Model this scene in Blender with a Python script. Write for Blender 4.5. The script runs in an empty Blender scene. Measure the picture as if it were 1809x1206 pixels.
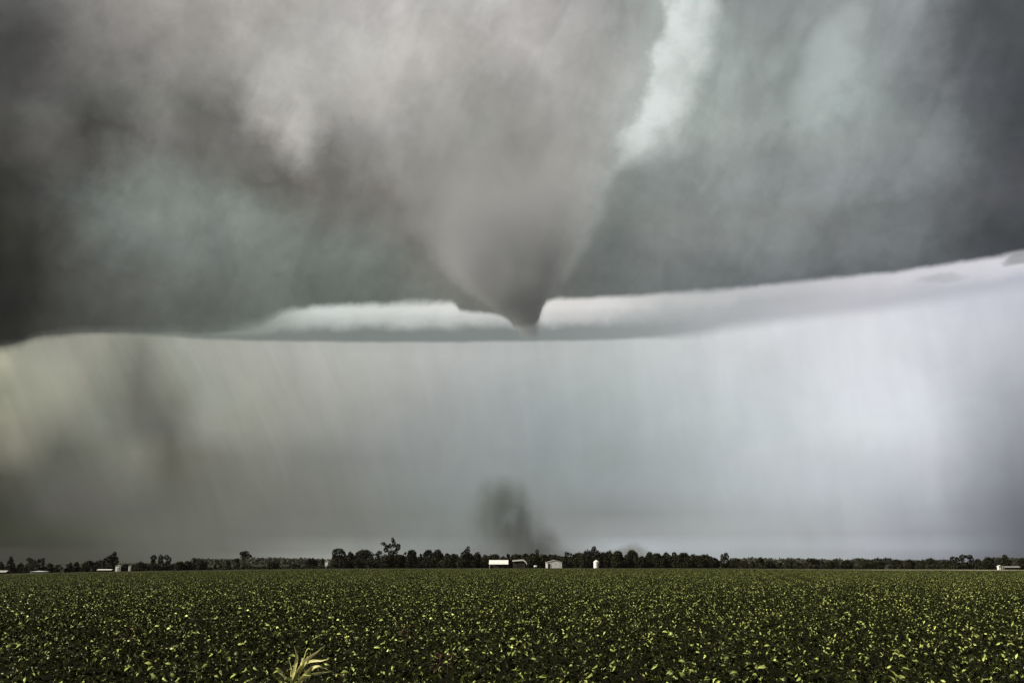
import bpy, bmesh, math, random
import numpy as np
from mathutils import Vector, Matrix

R = random.Random(7)
S = bpy.context.scene
COL = S.collection

# ------------------------------------------------------------------ camera
FPX = 1759.0                      # focal length in pixels of the 1809 x 1206 photograph (35 mm)
TILT = math.radians(12.5)
EYE = 1.8
cam_d = bpy.data.cameras.new('camera')
cam_d.sensor_width = 36.0
cam_d.lens = 36.0 * FPX / 1809.0
cam_d.clip_start = 0.1
cam_d.clip_end = 40000
cam = bpy.data.objects.new('camera', cam_d)
COL.objects.link(cam)
cam.location = (0, 0, EYE)
cam.rotation_euler = (math.pi / 2 + TILT, 0, 0)
S.camera = cam

ct, st = math.cos(TILT), math.sin(TILT)
def ray(X, Y):
    """direction through a point of the photograph"""
    a, b = (X - 904.5) / FPX, (603 - Y) / FPX
    return Vector((a, ct - b * st, st + b * ct))
def at(X, Y, D):
    """point at distance D (along +y) on that ray"""
    d = ray(X, Y)
    return Vector((0, 0, EYE)) + d * (D / d.y)
def azel(X, Y):
    d = ray(X, Y)
    return math.degrees(math.atan2(d.x, d.y)), math.degrees(math.atan2(d.z, math.hypot(d.x, d.y)))
def pix(az, el):
    az, el = math.radians(az), math.radians(el)
    x, y, z = math.sin(az) * math.cos(el), math.cos(az) * math.cos(el), math.sin(el)
    f, u = y * ct + z * st, -y * st + z * ct
    return 904.5 + FPX * x / f, 603 - FPX * u / f

# ------------------------------------------------------------------ render settings
S.render.engine = 'CYCLES'
S.view_settings.view_transform = 'Standard'
S.view_settings.look = 'None'
S.view_settings.gamma = 1
S.view_settings.use_curve_mapping = False
S.view_settings.exposure = 2.2
cy = S.cycles
cy.use_denoising = True
cy.max_bounces = 6
cy.diffuse_bounces = 2
cy.glossy_bounces = 2
cy.transmission_bounces = 2
cy.transparent_max_bounces = 8
cy.volume_bounces = 3
cy.volume_step_rate = 0.6
cy.volume_max_steps = 256
cy.sample_clamp_indirect = 4

# ------------------------------------------------------------------ node helpers
def lin(c):
    return tuple(((v / 255) / 12.92 if v / 255 <= 0.04045 else ((v / 255 + 0.055) / 1.055) ** 2.4) for v in c)

class NT:
    def __init__(s, tree):
        s.t = tree
    def new(s, kind, **kw):
        n = s.t.nodes.new(kind)
        for k, v in kw.items():
            setattr(n, k, v)
        return n
    def put(s, sock, v):
        if v is None:
            return
        if isinstance(v, bpy.types.NodeSocket):
            s.t.links.new(v, sock)
        else:
            sock.default_value = v
    def math(s, op, a, b=None, c=None, clamp=False):
        n = s.new('ShaderNodeMath', operation=op, use_clamp=clamp)
        s.put(n.inputs[0], a); s.put(n.inputs[1], b); s.put(n.inputs[2], c)
        return n.outputs[0]
    def add(s, a, b): return s.math('ADD', a, b)
    def sub(s, a, b): return s.math('SUBTRACT', a, b)
    def mul(s, a, b): return s.math('MULTIPLY', a, b)
    def div(s, a, b): return s.math('DIVIDE', a, b)
    def smooth(s, v, a, b, o0=0.0, o1=1.0, kind='SMOOTHSTEP'):
        n = s.new('ShaderNodeMapRange', interpolation_type=kind, clamp=True)
        s.put(n.inputs[0], v); s.put(n.inputs[1], a); s.put(n.inputs[2], b)
        s.put(n.inputs[3], o0); s.put(n.inputs[4], o1)
        return n.outputs[0]
    def mix(s, f, a, b, blend='MIX'):
        n = s.new('ShaderNodeMix', data_type='RGBA', blend_type=blend, clamp_factor=True)
        s.put(n.inputs[0], f)
        for i, v in ((6, a), (7, b)):
            s.put(n.inputs[i], v if isinstance(v, bpy.types.NodeSocket) else (*v[:3], 1))
        return n.outputs[2]
    def noise(s, vec, scale, detail=4, rough=0.5, dist=0.0):
        n = s.new('ShaderNodeTexNoise', noise_dimensions='3D')
        s.put(n.inputs['Vector'], vec)
        n.inputs['Scale'].default_value = scale
        n.inputs['Detail'].default_value = detail
        n.inputs['Roughness'].default_value = rough
        n.inputs['Distortion'].default_value = dist
        return n.outputs['Fac']
    def scale_vec(s, v, k):
        n = s.new('ShaderNodeVectorMath', operation='MULTIPLY')
        s.put(n.inputs[0], v); n.inputs[1].default_value = k
        return n.outputs[0]
    def add_vec(s, a, b):
        n = s.new('ShaderNodeVectorMath', operation='ADD')
        s.put(n.inputs[0], a); s.put(n.inputs[1], b)
        return n.outputs[0]
    def offset_vec(s, v, k):
        n = s.new('ShaderNodeVectorMath', operation='ADD')
        s.put(n.inputs[0], v); n.inputs[1].default_value = k
        return n.outputs[0]
    def ramp(s, f, stops, interp='LINEAR'):
        n = s.new('ShaderNodeValToRGB')
        cr = n.color_ramp
        cr.interpolation = interp
        while len(cr.elements) < len(stops):
            cr.elements.new(0.5)
        for e, (p, c) in zip(cr.elements, stops):
            e.position = p
            e.color = (*c[:3], 1)
        s.put(n.inputs[0], f)
        return n.outputs[0]
    def curve(s, v, pts):
        """piecewise smooth function of v through pts [(v, value)]"""
        xs = [p[0] for p in pts]; ys = [p[1] for p in pts]
        x0, x1, y0, y1 = min(xs), max(xs), min(ys), max(ys)
        if y1 - y0 < 1e-9: y1 = y0 + 1
        f = s.smooth(v, x0, x1, kind='LINEAR')
        n = s.new('ShaderNodeFloatCurve')
        c = n.mapping.curves[0]
        q = sorted(((p[0] - x0) / (x1 - x0), (p[1] - y0) / (y1 - y0)) for p in pts)
        while len(c.points) < len(q):
            c.points.new(0.5, 0.5)
        for cp, (a, b) in zip(c.points, q):
            cp.location = (a, b)
            cp.handle_type = 'AUTO_CLAMPED'
        n.mapping.use_clip = True
        n.mapping.update()
        n.inputs[0].default_value = 1
        s.put(n.inputs[1], f)
        return s.add(s.mul(n.outputs[0], y1 - y0), y0)

# ------------------------------------------------------------------ the sky
SUN_EL, SUN_AZ = 34.0, -106.0          # sun breaking through at the left

# colours of the clouds as sRGB, read row by row across the view
UPPER = {
 -120: [(0,(6,6,6)),(200,(170,171,164)),(400,(183,182,173)),(600,(140,140,135)),(800,(147,145,155)),(1000,(121,118,115)),(1130,(152,156,153)),(1200,(175,186,182)),(1300,(120,123,122)),(1500,(138,144,144)),(1650,(123,128,130)),(1809,(6,6,6))],
 0: [(0,(6,6,6)),(120,(131,130,128)),(200,(136,133,130)),(400,(181,176,171)),(600,(173,169,167)),(800,(196,194,190)),(1000,(167,164,163)),(1130,(152,157,154)),(1200,(160,172,168)),(1300,(138,143,144)),(1500,(140,146,146)),(1650,(142,147,149)),(1809,(6,6,6))],
 100: [(0,(9,11,11)),(150,(107,105,102)),(300,(153,150,146)),(450,(160,159,154)),(600,(192,191,186)),(800,(178,174,170)),(1000,(164,162,159)),(1120,(160,162,159)),(1180,(165,172,168)),(1260,(160,170,166)),(1350,(132,140,137)),(1480,(156,166,164)),(1600,(137,141,143)),(1809,(45,46,52))],
 200: [(0,(6,6,6)),(100,(106,105,104)),(190,(72,76,71)),(300,(134,133,128)),(380,(78,78,74)),(470,(202,198,193)),(600,(170,166,161)),(700,(166,163,156)),(850,(137,138,133)),(1000,(160,158,154)),(1100,(166,168,164)),(1160,(176,184,180)),(1250,(164,173,169)),(1320,(158,164,161)),(1400,(165,175,172)),(1500,(153,163,161)),(1650,(120,125,127)),(1809,(46,47,52))],
 260: [(0,(6,6,6)),(100,(128,128,118)),(170,(28,24,24)),(260,(122,120,117)),(350,(113,112,107)),(440,(103,100,97)),(510,(222,221,217)),(560,(107,107,105)),(680,(170,168,167)),(850,(136,136,131)),(1000,(154,152,148)),(1080,(170,173,170)),(1130,(180,186,182)),(1230,(160,168,164)),(1330,(128,135,132)),(1500,(155,161,160)),(1700,(123,131,130)),(1809,(26,22,32))],
 310: [(0,(40,40,37)),(100,(77,73,75)),(200,(121,125,119)),(300,(131,137,131)),(400,(100,100,95)),(500,(80,74,67)),(600,(142,141,132)),(700,(132,129,122)),(850,(140,138,133)),(1000,(150,148,145)),(1060,(155,158,155)),(1120,(133,139,136)),(1250,(125,130,129)),(1400,(142,147,149)),(1550,(140,147,148)),(1700,(110,112,115)),(1809,(34,35,41))],
 370: [(0,(14,13,6)),(100,(83,88,82)),(200,(129,138,132)),(330,(127,134,128)),(450,(135,142,137)),(560,(108,106,101)),(650,(100,96,92)),(740,(131,128,121)),(900,(141,138,133)),(1000,(149,147,144)),(1050,(142,147,143)),(1120,(147,153,149)),(1300,(146,152,150)),(1450,(124,128,127)),(1600,(101,105,107)),(1809,(93,95,100))],
 430: [(0,(27,26,22)),(100,(77,75,71)),(200,(100,105,101)),(330,(114,121,116)),(500,(121,130,124)),(650,(122,128,123)),(760,(125,122,116)),(900,(137,134,129)),(980,(140,139,135)),(1060,(122,129,126)),(1200,(126,129,127)),(1350,(128,133,133)),(1500,(119,123,125)),(1650,(111,116,117)),(1809,(23,25,29))],
 490: [(0,(6,6,6)),(100,(68,70,66)),(200,(85,86,82)),(350,(117,122,116)),(500,(108,113,108)),(700,(110,117,111)),(800,(122,120,114)),(900,(126,124,118)),(980,(122,123,119)),(1050,(113,119,117)),(1200,(126,131,132)),(1400,(106,111,113)),(1600,(95,100,104)),(1809,(80,83,89))],
 550: [(0,(38,39,35)),(100,(62,63,58)),(250,(86,89,84)),(400,(97,102,96)),(500,(104,110,104)),(700,(105,112,106)),(900,(110,112,107)),(1000,(106,111,109)),(1200,(106,112,112)),(1400,(98,103,106)),(1809,(80,83,89))],
 620: [(0,(34,35,31)),(100,(56,57,53)),(250,(80,83,78)),(400,(95,100,95)),(900,(104,108,104)),(1809,(80,83,89))],
}
LOWER = {
 560: [(0,(142,142,128)),(150,(152,152,141)),(300,(153,155,145)),(450,(166,167,160)),(700,(172,174,170)),(900,(176,180,178)),(1100,(188,193,193)),(1250,(212,215,217)),(1400,(220,223,227)),(1550,(221,223,229)),(1700,(206,208,218)),(1809,(196,198,208))],
 620: [(0,(232,230,195)),(60,(132,132,125)),(150,(175,174,159)),(230,(110,111,102)),(300,(160,163,152)),(450,(170,171,163)),(700,(182,184,180)),(900,(183,186,184)),(1100,(186,191,191)),(1300,(208,211,214)),(1500,(221,225,229)),(1650,(212,216,220)),(1809,(187,190,196))],
 700: [(0,(89,90,62)),(40,(162,163,148)),(75,(6,6,6)),(110,(177,177,159)),(150,(152,152,134)),(185,(123,127,118)),(205,(321,327,309)),(240,(108,108,100)),(290,(103,103,91)),(335,(153,157,147)),(450,(159,161,150)),(700,(168,169,165)),(900,(161,168,169)),(1100,(176,185,185)),(1300,(199,206,209)),(1500,(222,226,232)),(1650,(216,219,227)),(1809,(156,159,168))],
 760: [(0,(178,169,145)),(25,(154,154,138)),(70,(37,28,29)),(105,(140,140,129)),(130,(250,268,250)),(160,(109,112,105)),(205,(194,197,180)),(260,(35,35,33)),(330,(145,146,137)),(450,(149,151,140)),(600,(149,151,147)),(800,(154,160,159)),(950,(154,161,162)),(1100,(168,176,177)),(1300,(191,200,202)),(1500,(221,227,231)),(1650,(215,220,226)),(1809,(149,152,160))],
 820: [(0,(21,22,14)),(40,(182,177,163)),(100,(74,79,68)),(150,(98,99,88)),(240,(136,136,124)),(300,(99,98,85)),(350,(111,110,101)),(420,(115,116,108)),(500,(127,130,122)),(600,(124,126,122)),(800,(146,151,151)),(950,(147,155,156)),(1100,(154,163,163)),(1300,(187,193,197)),(1500,(203,208,214)),(1650,(199,202,209)),(1809,(137,140,149))],
 880: [(0,(57,59,52)),(100,(101,100,97)),(250,(91,93,88)),(400,(111,113,103)),(600,(127,129,122)),(800,(136,145,144)),(950,(139,146,145)),(1100,(153,161,164)),(1300,(181,190,192)),(1500,(196,202,208)),(1650,(182,187,194)),(1809,(111,115,123))],
 935: [(0,(54,59,45)),(100,(74,77,65)),(250,(102,103,92)),(400,(108,108,101)),(600,(114,116,111)),(800,(123,127,123)),(950,(138,142,140)),(1100,(129,130,127)),(1300,(166,170,171)),(1500,(172,176,180)),(1650,(154,157,166)),(1809,(102,106,112))],
 960: [(0,(17,22,13)),(100,(37,44,35)),(250,(101,105,97)),(400,(103,107,99)),(600,(146,151,145)),(800,(144,152,153)),(950,(138,142,140)),(1100,(216,226,234)),(1300,(198,206,211)),(1500,(209,215,223)),(1650,(204,208,220)),(1809,(108,115,128))],
 1010: [(0,(6,11,6)),(250,(72,76,65)),(600,(218,224,218)),(950,(136,140,138)),(1300,(193,201,204)),(1500,(193,201,207)),(1809,(81,89,106))],
}
def grid_value(table, X, Y):
    rows = sorted(table)
    def row(r):
        xs = [p[0] for p in table[r]]
        return np.array([np.interp(X, xs, [p[1][k] for p in table[r]]) for k in range(3)])
    if Y <= rows[0]: return row(rows[0])
    if Y >= rows[-1]: return row(rows[-1])
    for a, b in zip(rows, rows[1:]):
        if a <= Y <= b:
            f = (Y - a) / (b - a)
            return row(a) * (1 - f) + row(b) * f

world = bpy.data.worlds.new('World')
S.world = world
world.use_nodes = True
wt = world.node_tree
wt.nodes.clear()
W = NT(wt)
wout = W.new('ShaderNodeOutputWorld')
bg = W.new('ShaderNodeBackground')
wt.links.new(bg.outputs[0], wout.inputs[0])
sky = W.new('ShaderNodeTexSky', sky_type='NISHITA')
sky.sun_disc = False
sky.sun_elevation = math.radians(SUN_EL)
sky.sun_rotation = math.radians(SUN_AZ)
sky.air_density = 1.0
sky.dust_density = 3.0
tc = W.new('ShaderNodeTexCoord')
DIR = tc.outputs['Generated']
sep = W.new('ShaderNodeSeparateXYZ')
wt.links.new(DIR, sep.inputs[0])
dx, dy, dz = sep.outputs
DEG = 180 / math.pi
AZ0 = W.mul(W.math('ARCTAN2', dx, dy), DEG)
EL0 = W.mul(W.math('ARCSINE', dz), DEG)

# turbulence that warps the cloud field (in degrees)
def wob(scale, off, detail=5, rough=0.55):
    return W.sub(W.noise(W.offset_vec(DIR, off), scale, detail, rough), 0.5)
wa, wb = wob(9, (3, 1, 7)), wob(9, (11, 5, 2))
fa, fb = wob(34, (1, 9, 4), 6, 0.6), wob(34, (8, 2, 6), 6, 0.6)
AZ = W.add(AZ0, W.add(W.mul(wa, 2.6), W.mul(fa, 2.2)))
EL = W.add(EL0, W.add(W.mul(wb, 2.2), W.mul(fb, 2.2)))
AZL = W.add(W.add(AZ0, W.mul(W.sub(EL0, 9.0), 0.0)), W.add(W.mul(wa, 1.4), W.mul(fa, 0.7)))

AZ_MAX = 28.5
def grid_nodes(table, els, az, el, n=31):
    f = W.smooth(az, -AZ_MAX, AZ_MAX, kind='LINEAR')
    col = None
    for i, e in enumerate(els):
        stops = []
        for k in range(n):
            a = -AZ_MAX + 2 * AZ_MAX * k / (n - 1)
            X, Y = pix(max(-27.2, min(27.2, a)), e)
            stops.append((k / (n - 1), lin(grid_value(table, X, Y))))
        c = W.ramp(f, stops)
        if col is None:
            col = c
        else:
            col = W.mix(W.smooth(el, els[i - 1], e, kind='LINEAR'), col, c)
    return col
deck = grid_nodes(UPPER, [11.5, 13.5, 15.3, 17.1, 18.9, 20.7, 22.4, 24.2, 26.5, 29.0, 31.5, 34.5], AZ, EL)
rain = grid_nodes(LOWER, [-0.5, 0.7, 1.5, 2.7, 4.2, 5.7, 7.2, 8.6, 10.0, 11.6, 13.2, 15.0], AZL, EL0)

# --- the curtain of falling rain under the cloud base: faint tall streaks
sl = W.new('ShaderNodeCombineXYZ')
slant = W.smooth(AZ0, -26, 4, 0.55, 0.10)
W.put(sl.inputs[0], W.mul(W.add(AZ0, W.mul(EL0, slant)), 1.05)); W.put(sl.inputs[1], W.mul(EL0, 0.17)); sl.inputs[2].default_value = 1.3
streak = W.sub(W.noise(W.add_vec(sl.outputs[0], W.scale_vec(DIR, (4, 4, 4))), 1.0, 5, 0.6, 0.5), 0.5)
mott = W.sub(W.noise(W.offset_vec(DIR, (7, 3, 1)), 17, 6, 0.6, 0.5), 0.5)
streak = W.mul(streak, W.smooth(AZ0, -22, 6, 1.15, 0.45))
soft_v = W.sub(W.noise(W.scale_vec(DIR, (9, 9, 4)), 1.0, 4, 0.55), 0.5)
k = W.add(1.0, W.add(W.add(W.mul(streak, 0.27), W.mul(mott, 0.24)), W.mul(soft_v, 0.2)))
def times(c, kk):
    n = W.new('ShaderNodeVectorMath', operation='SCALE')
    wt.links.new(c, n.inputs[0]); W.put(n.inputs['Scale'], kk)
    return n.outputs[0]
rain = times(rain, k)

# --- billows in the dark deck above
b1 = W.sub(W.noise(W.offset_vec(DIR, (2, 2, 2)), 14, 7, 0.55, 0.3), 0.5)
b2 = W.sub(W.noise(W.offset_vec(DIR, (5, 2, 9)), 5, 5, 0.5, 0.4), 0.5)
b3 = W.sub(W.noise(W.offset_vec(DIR, (1, 6, 3)), 45, 6, 0.62, 0.8), 0.5)
# torn fibres drawn out along the flow, lower left to upper right
fib = W.new('ShaderNodeCombineXYZ')
W.put(fib.inputs[0], W.mul(W.add(AZ0, W.mul(EL0, -0.7)), 0.36)); W.put(fib.inputs[1], W.mul(W.add(EL0, W.mul(AZ0, 0.35)), 0.16)); fib.inputs[2].default_value = 3.7
b4 = W.sub(W.noise(W.add_vec(fib.outputs[0], W.scale_vec(DIR, (5, 5, 5))), 1.0, 6, 0.6, 0.6), 0.5)
deck = times(deck, W.add(1.0, W.add(W.add(W.mul(b1, 0.58), W.mul(b2, 0.2)), W.add(W.mul(b3, 0.26), W.mul(b4, 0.17)))))

# cloud lumps with firmer edges
lm1 = W.noise(W.add_vec(W.offset_vec(DIR, (9, 4, 2)), W.scale_vec(fib.outputs[0], (0.05, 0.05, 0.0))), 8, 8, 0.54, 0.35)
lm2 = W.noise(W.offset_vec(DIR, (3, 8, 6)), 19, 7, 0.55, 0.3)
deck = times(deck, W.add(W.smooth(lm1, 0.42, 0.57, 0.93, 1.06), W.sub(W.smooth(lm2, 0.42, 0.58, 0.0, 0.07), 0.035)))

# --- the lit flank of the updraught, a bright ridge that climbs to the right of the funnel
flank = [azel(X, Y)[::-1] for X, Y in ((1168,-60),(1172,0),(1165,50),(1148,100),(1138,150),(1122,200),(1098,240),(1078,285),(1070,330))]
ridge = W.sub(AZ0, W.curve(EL0, flank))
ridge = W.add(ridge, W.add(W.add(W.mul(fa, 2.1), W.mul(wa, 0.8)), W.mul(wob(80, (2, 4, 9), 5, 0.6), 0.7)))
lump = W.noise(W.offset_vec(DIR, (4, 4, 1)), 26, 5, 0.55)
rm = W.mul(W.smooth(ridge, -0.22, 0.75), W.smooth(ridge, W.add(0.6, W.mul(lump, 1.5)), W.add(3.0, W.mul(lump, 3.0)), 1, 0))
e_lo, e_mid = azel(1080, 320)[1], azel(1150, 200)[1]
rm = W.mul(rm, W.smooth(EL, e_lo, e_mid))
rm = W.mul(rm, W.smooth(W.noise(W.offset_vec(DIR, (6, 1, 8)), 30, 5, 0.6, 0.4), 0.25, 0.62, 0.55, 1.0))
deck = W.mix(W.mul(rm, 0.92), deck, lin((222, 228, 225)))
collar = [azel(X, Y)[::-1] for X, Y in ((1100,240),(1084,285),(1074,330),(1060,380),(1040,425),(1012,470),(985,510),(965,535),(958,560))]
cr = W.add(W.sub(AZ0, W.curve(EL0, collar)), W.add(W.mul(fa, 0.9), W.mul(wa, 0.35)))
c_el = W.mul(W.smooth(EL0, azel(1000, 545)[1], azel(1000, 490)[1]), W.smooth(EL0, azel(1090, 250)[1], azel(1090, 320)[1]))
right_dark = W.mul(W.mul(W.smooth(cr, -0.5, 0.55), W.smooth(cr, 5.0, 0.6)), c_el)
left_glow = W.mul(W.mul(W.smooth(cr, 0.55, -0.5), W.smooth(cr, -4.0, -0.5)), c_el)
deck = times(deck, W.add(W.sub(1.0, W.mul(right_dark, 0.17)), W.mul(left_glow, 0.09)))
# a second, softer lit patch further right
px, py = azel(1465, 110)
q = W.add(W.math('POWER', W.div(W.sub(W.add(AZ0, W.mul(W.sub(EL0, py), -0.45)), px), 1.5), 2.0), W.math('POWER', W.div(W.sub(EL, py), 2.8), 2.0))
q = W.add(q, W.mul(fa, 1.6))
deck = W.mix(W.mul(W.smooth(q, 2.0, 0.0), 0.36), deck, lin((199, 208, 206)))

# --- lower rim of the deck, the bright roll of cloud seen beneath it and that roll's grey base
edge_pts = [azel(X, Y) for X, Y in ((-120,622),(-40,618),(0,614),(36,609),(58,596),(90,589),(140,584),(250,583),(360,583),(430,576),(480,560),(520,544),(600,538),(700,535),(795,534),(806,541),(815,549),(850,551),(880,557),(900,568),(915,577),(940,576),(951,566),(957,548),(968,531),(1050,525),(1150,520),(1300,509),(1450,494),(1600,477),(1700,462),(1809,446),(1950,425))]
base_pts = [azel(X, Y) for X, Y in ((-120,622),(0,612),(100,592),(200,590),(400,600),(550,603),(700,604),(900,603),(1100,599),(1225,592),(1300,577),(1450,560),(1600,541),(1809,508),(1950,490))]
e_edge = W.curve(AZ0, edge_pts)
e_base = W.curve(AZ0, base_pts)
rag = W.add(W.mul(fb, W.smooth(AZ0, -8, 6, 0.75, 0.34)), W.mul(wob(90, (7, 7, 3), 4, 0.55), 0.06))
left_soft = W.add(W.smooth(AZ0, -20, -10, 0.38, 0.20), W.mul(W.smooth(wa, -0.1, 0.25), 0.16))
d_edge = W.add(W.sub(EL0, e_edge), rag)
m_deck = W.smooth(d_edge, W.mul(left_soft, -1.0), left_soft)
d_base = W.add(W.sub(EL0, e_base), W.mul(fb, 0.18))
soft_b = W.smooth(AZ0, 6.0, 13.0, 0.14, 0.5)
m_band = W.smooth(d_base, W.mul(soft_b, -1.0), soft_b)
roll_top = W.curve(AZ0, [azel(X, Y) for X, Y in ((-120,622),(-40,618),(0,614),(90,589),(250,583),(430,576),(480,560),(520,544),(600,538),(700,535),(900,532),(1050,525),(1150,520),(1300,509),(1450,494),(1600,477),(1700,462),(1809,446),(1950,425))])
th = W.math('MAXIMUM', W.sub(roll_top, e_base), 0.05)
tt = W.add(W.div(W.sub(EL0, e_base), th), W.mul(fb, 0.4))
fx = W.smooth(AZ0, -27, 27, kind='LINEAR')
def xrow(row, interp='LINEAR'):
    return W.ramp(fx, [((azel(X, 560)[0] + 27) / 54, lin(c)) for X, c in row], interp)
band_lo = xrow([(0,(120,121,112)),(300,(122,127,120)),(550,(124,131,127)),(900,(128,135,133)),(1000,(137,143,142)),(1150,(150,155,156)),(1250,(168,172,174)),(1400,(186,188,193)),(1600,(194,195,203)),(1809,(186,188,199))])
band_mid = xrow([(0,(110,111,104)),(350,(116,121,115)),(470,(140,147,141)),(560,(182,188,183)),(700,(190,194,190)),(860,(186,189,186)),(960,(200,201,200)),(1080,(190,191,191)),(1180,(172,176,177)),(1400,(182,184,188)),(1600,(200,201,207)),(1809,(208,208,216))])
band_hi = xrow([(0,(100,101,95)),(400,(108,113,107)),(480,(150,158,151)),(560,(206,212,207)),(800,(216,218,214)),(900,(212,213,210)),(970,(222,220,217)),(1080,(218,217,215)),(1180,(192,194,193)),(1400,(190,191,195)),(1600,(212,211,217)),(1809,(214,213,220))])
band = W.mix(W.smooth(tt, 0.22, 0.58), band_lo, band_mid)
band = W.mix(W.smooth(tt, 0.5, 0.85), band, band_hi)
band = times(band, W.add(1.0, W.mul(b1, 0.18)))
cloud = W.mix(m_band, rain, band)
cloud = W.mix(m_deck, cloud, deck)
# small dark scud under the deck rim
for X, Y, wx, wy, amt in ((1662, 493, 1.3, 0.3, 0.22), (1800, 459, 0.8, 0.3, 0.6)):
    a, e = azel(X, Y)
    q = W.add(W.math('POWER', W.div(W.sub(W.add(AZ0, W.mul(fa, 1.2)), a), wx), 2.0), W.math('POWER', W.div(W.sub(W.add(EL0, W.mul(fb, 0.8)), e), wy), 2.0))
    cloud = W.mix(W.mul(W.smooth(q, 1.4, 0.1), amt), cloud, lin((112, 116, 113)))

# --- the same overcast carries on overhead and behind the camera
away = W.math('MAXIMUM', W.smooth(W.math('ABSOLUTE', AZ0), 30, 75), W.smooth(EL0, 36, 60))
rest = times(W.mix(0.5, lin((128, 128, 126)), lin((128, 128, 126))), W.add(1.0, W.add(W.mul(b2, 0.8), W.mul(b1, 0.4))))
cloud = W.mix(away, cloud, rest)
# physical sky behind a nearly closed cloud cover
blue = times(sky.outputs[0], 0.1)
final = W.mix(0.996, blue, cloud)
wt.links.new(final, bg.inputs[0])
bg.inputs[1].default_value = 0.218      # the exposure above makes up for it

sun_d = bpy.data.lights.new('sun', 'SUN')
sun_d.energy = 1.5
sun_d.angle = math.radians(12)
sun_d.color = (1.0, 0.93, 0.78)
sun = bpy.data.objects.new('sun', sun_d)
COL.objects.link(sun)
sa, se = math.radians(SUN_AZ), math.radians(SUN_EL)
to_sun = Vector((math.sin(sa) * math.cos(se), math.cos(sa) * math.cos(se), math.sin(se)))
sun.rotation_euler = to_sun.to_track_quat('Z', 'Y').to_euler()
sun.location = to_sun * 200

# ------------------------------------------------------------------ materials
def mat(name, build):
    m = bpy.data.materials.new(name)
    m.use_nodes = True
    m.node_tree.nodes.clear()
    T = NT(m.node_tree)
    out = T.new('ShaderNodeOutputMaterial')
    build(T, out)
    return m
def surf(name, c0, c1, scale, rough=0.7, spec=0.3, detail=4, bump=0.0, stretch=None, metal=0.0):
    def b(T, out):
        p = T.new('ShaderNodeBsdfPrincipled')
        v = T.new('ShaderNodeTexCoord').outputs['Object']
        if stretch: v = T.scale_vec(v, stretch)
        n = T.noise(v, scale, detail, 0.6)
        T.put(p.inputs['Base Color'], T.mix(T.smooth(n, 0.3, 0.7), c0, c1))
        p.inputs['Roughness'].default_value = rough
        p.inputs['Metallic'].default_value = metal
        p.inputs['Specular IOR Level'].default_value = spec
        if bump:
            bn = T.new('ShaderNodeBump')
            bn.inputs['Strength'].default_value = bump
            T.put(bn.inputs['Height'], n)
            T.put(p.inputs['Normal'], bn.outputs[0])
        T.t.links.new(p.outputs[0], out.inputs[0])
    return mat(name, b)
def leafy(name, c0, c1, rough, spec, trans=0.0, attr=True, through=None, sheen=None, ior=None, share=0.35):
    """leaf colour that varies from leaf to leaf (attribute) and from plant to plant"""
    def b(T, out):
        p = T.new('ShaderNodeBsdfPrincipled')
        f = T.new('ShaderNodeObjectInfo').outputs['Random']
        if attr:
            a = T.new('ShaderNodeAttribute', attribute_name='tint').outputs['Fac']
            f = T.add(T.mul(f, share), T.mul(a, 1 - share))
        c = T.mix(f, c0, c1)
        T.put(p.inputs['Base Color'], c)
        p.inputs['Roughness'].default_value = rough
        p.inputs['Specular IOR Level'].default_value = spec
        if ior: p.inputs['IOR'].default_value = ior
        if sheen: p.inputs['Specular Tint'].default_value = (*sheen, 1)
        if trans:
            tr = T.new('ShaderNodeBsdfTranslucent')
            T.put(tr.inputs[0], T.mix(f, *through) if through else c)
            ms = T.new('ShaderNodeMixShader')
            ms.inputs[0].default_value = trans
            T.t.links.new(p.outputs[0], ms.inputs[1]); T.t.links.new(tr.outputs[0], ms.inputs[2])
            T.t.links.new(ms.outputs[0], out.inputs[0])
        else:
            T.t.links.new(p.outputs[0], out.inputs[0])
    return mat(name, b)

M_soil = surf('soil', (0.006, 0.005, 0.003), (0.012, 0.010, 0.006), 0.6, 0.95, 0.02)
M_ground = surf('rough_grass', (0.014, 0.016, 0.006), (0.028, 0.028, 0.012), 0.03, 0.9, 0.1, 8)
M_track = surf('pale_gravel', (0.20, 0.19, 0.14), (0.30, 0.28, 0.21), 0.08, 0.9, 0.1, 6)
M_soy = leafy('soybean_leaf', (0.001, 0.0014, 0.0002), (0.46, 0.53, 0.155), 0.30, 0.14, 0.03, through=((0.03, 0.035, 0.002), (0.42, 0.46, 0.05)), sheen=(0.95, 1.0, 0.50), share=0.03)  # near-black tone stands in for shaded gaps, pale tone for glints
M_stem = surf('soybean_stem', (0.010, 0.014, 0.004), (0.022, 0.028, 0.008), 4, 0.9, 0.05)
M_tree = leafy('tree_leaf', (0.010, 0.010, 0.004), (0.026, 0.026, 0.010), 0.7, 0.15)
M_far_hazed = leafy('haze_paled_leaf', (0.060, 0.064, 0.045), (0.100, 0.104, 0.075), 0.8, 0.1)  # distance haze painted into the leaf colour: paler and greyer than the near trees
M_bark = surf('bark', (0.020, 0.016, 0.010), (0.045, 0.036, 0.024), 3, 0.9, 0.1)
M_white = surf('white_metal', (0.66, 0.66, 0.62), (0.82, 0.82, 0.80), 0.8, 0.45, 0.4, 5)
M_greymetal = surf('grey_metal', (0.30, 0.30, 0.28), (0.42, 0.42, 0.39), 0.8, 0.5, 0.4, 5)
M_darkwood = surf('dark_boards', (0.030, 0.026, 0.020), (0.055, 0.048, 0.036), 1.2, 0.85, 0.15)
M_dark = surf('dark_doorway', (0.012, 0.011, 0.010), (0.025, 0.022, 0.020), 1.0, 0.6, 0.3)
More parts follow.
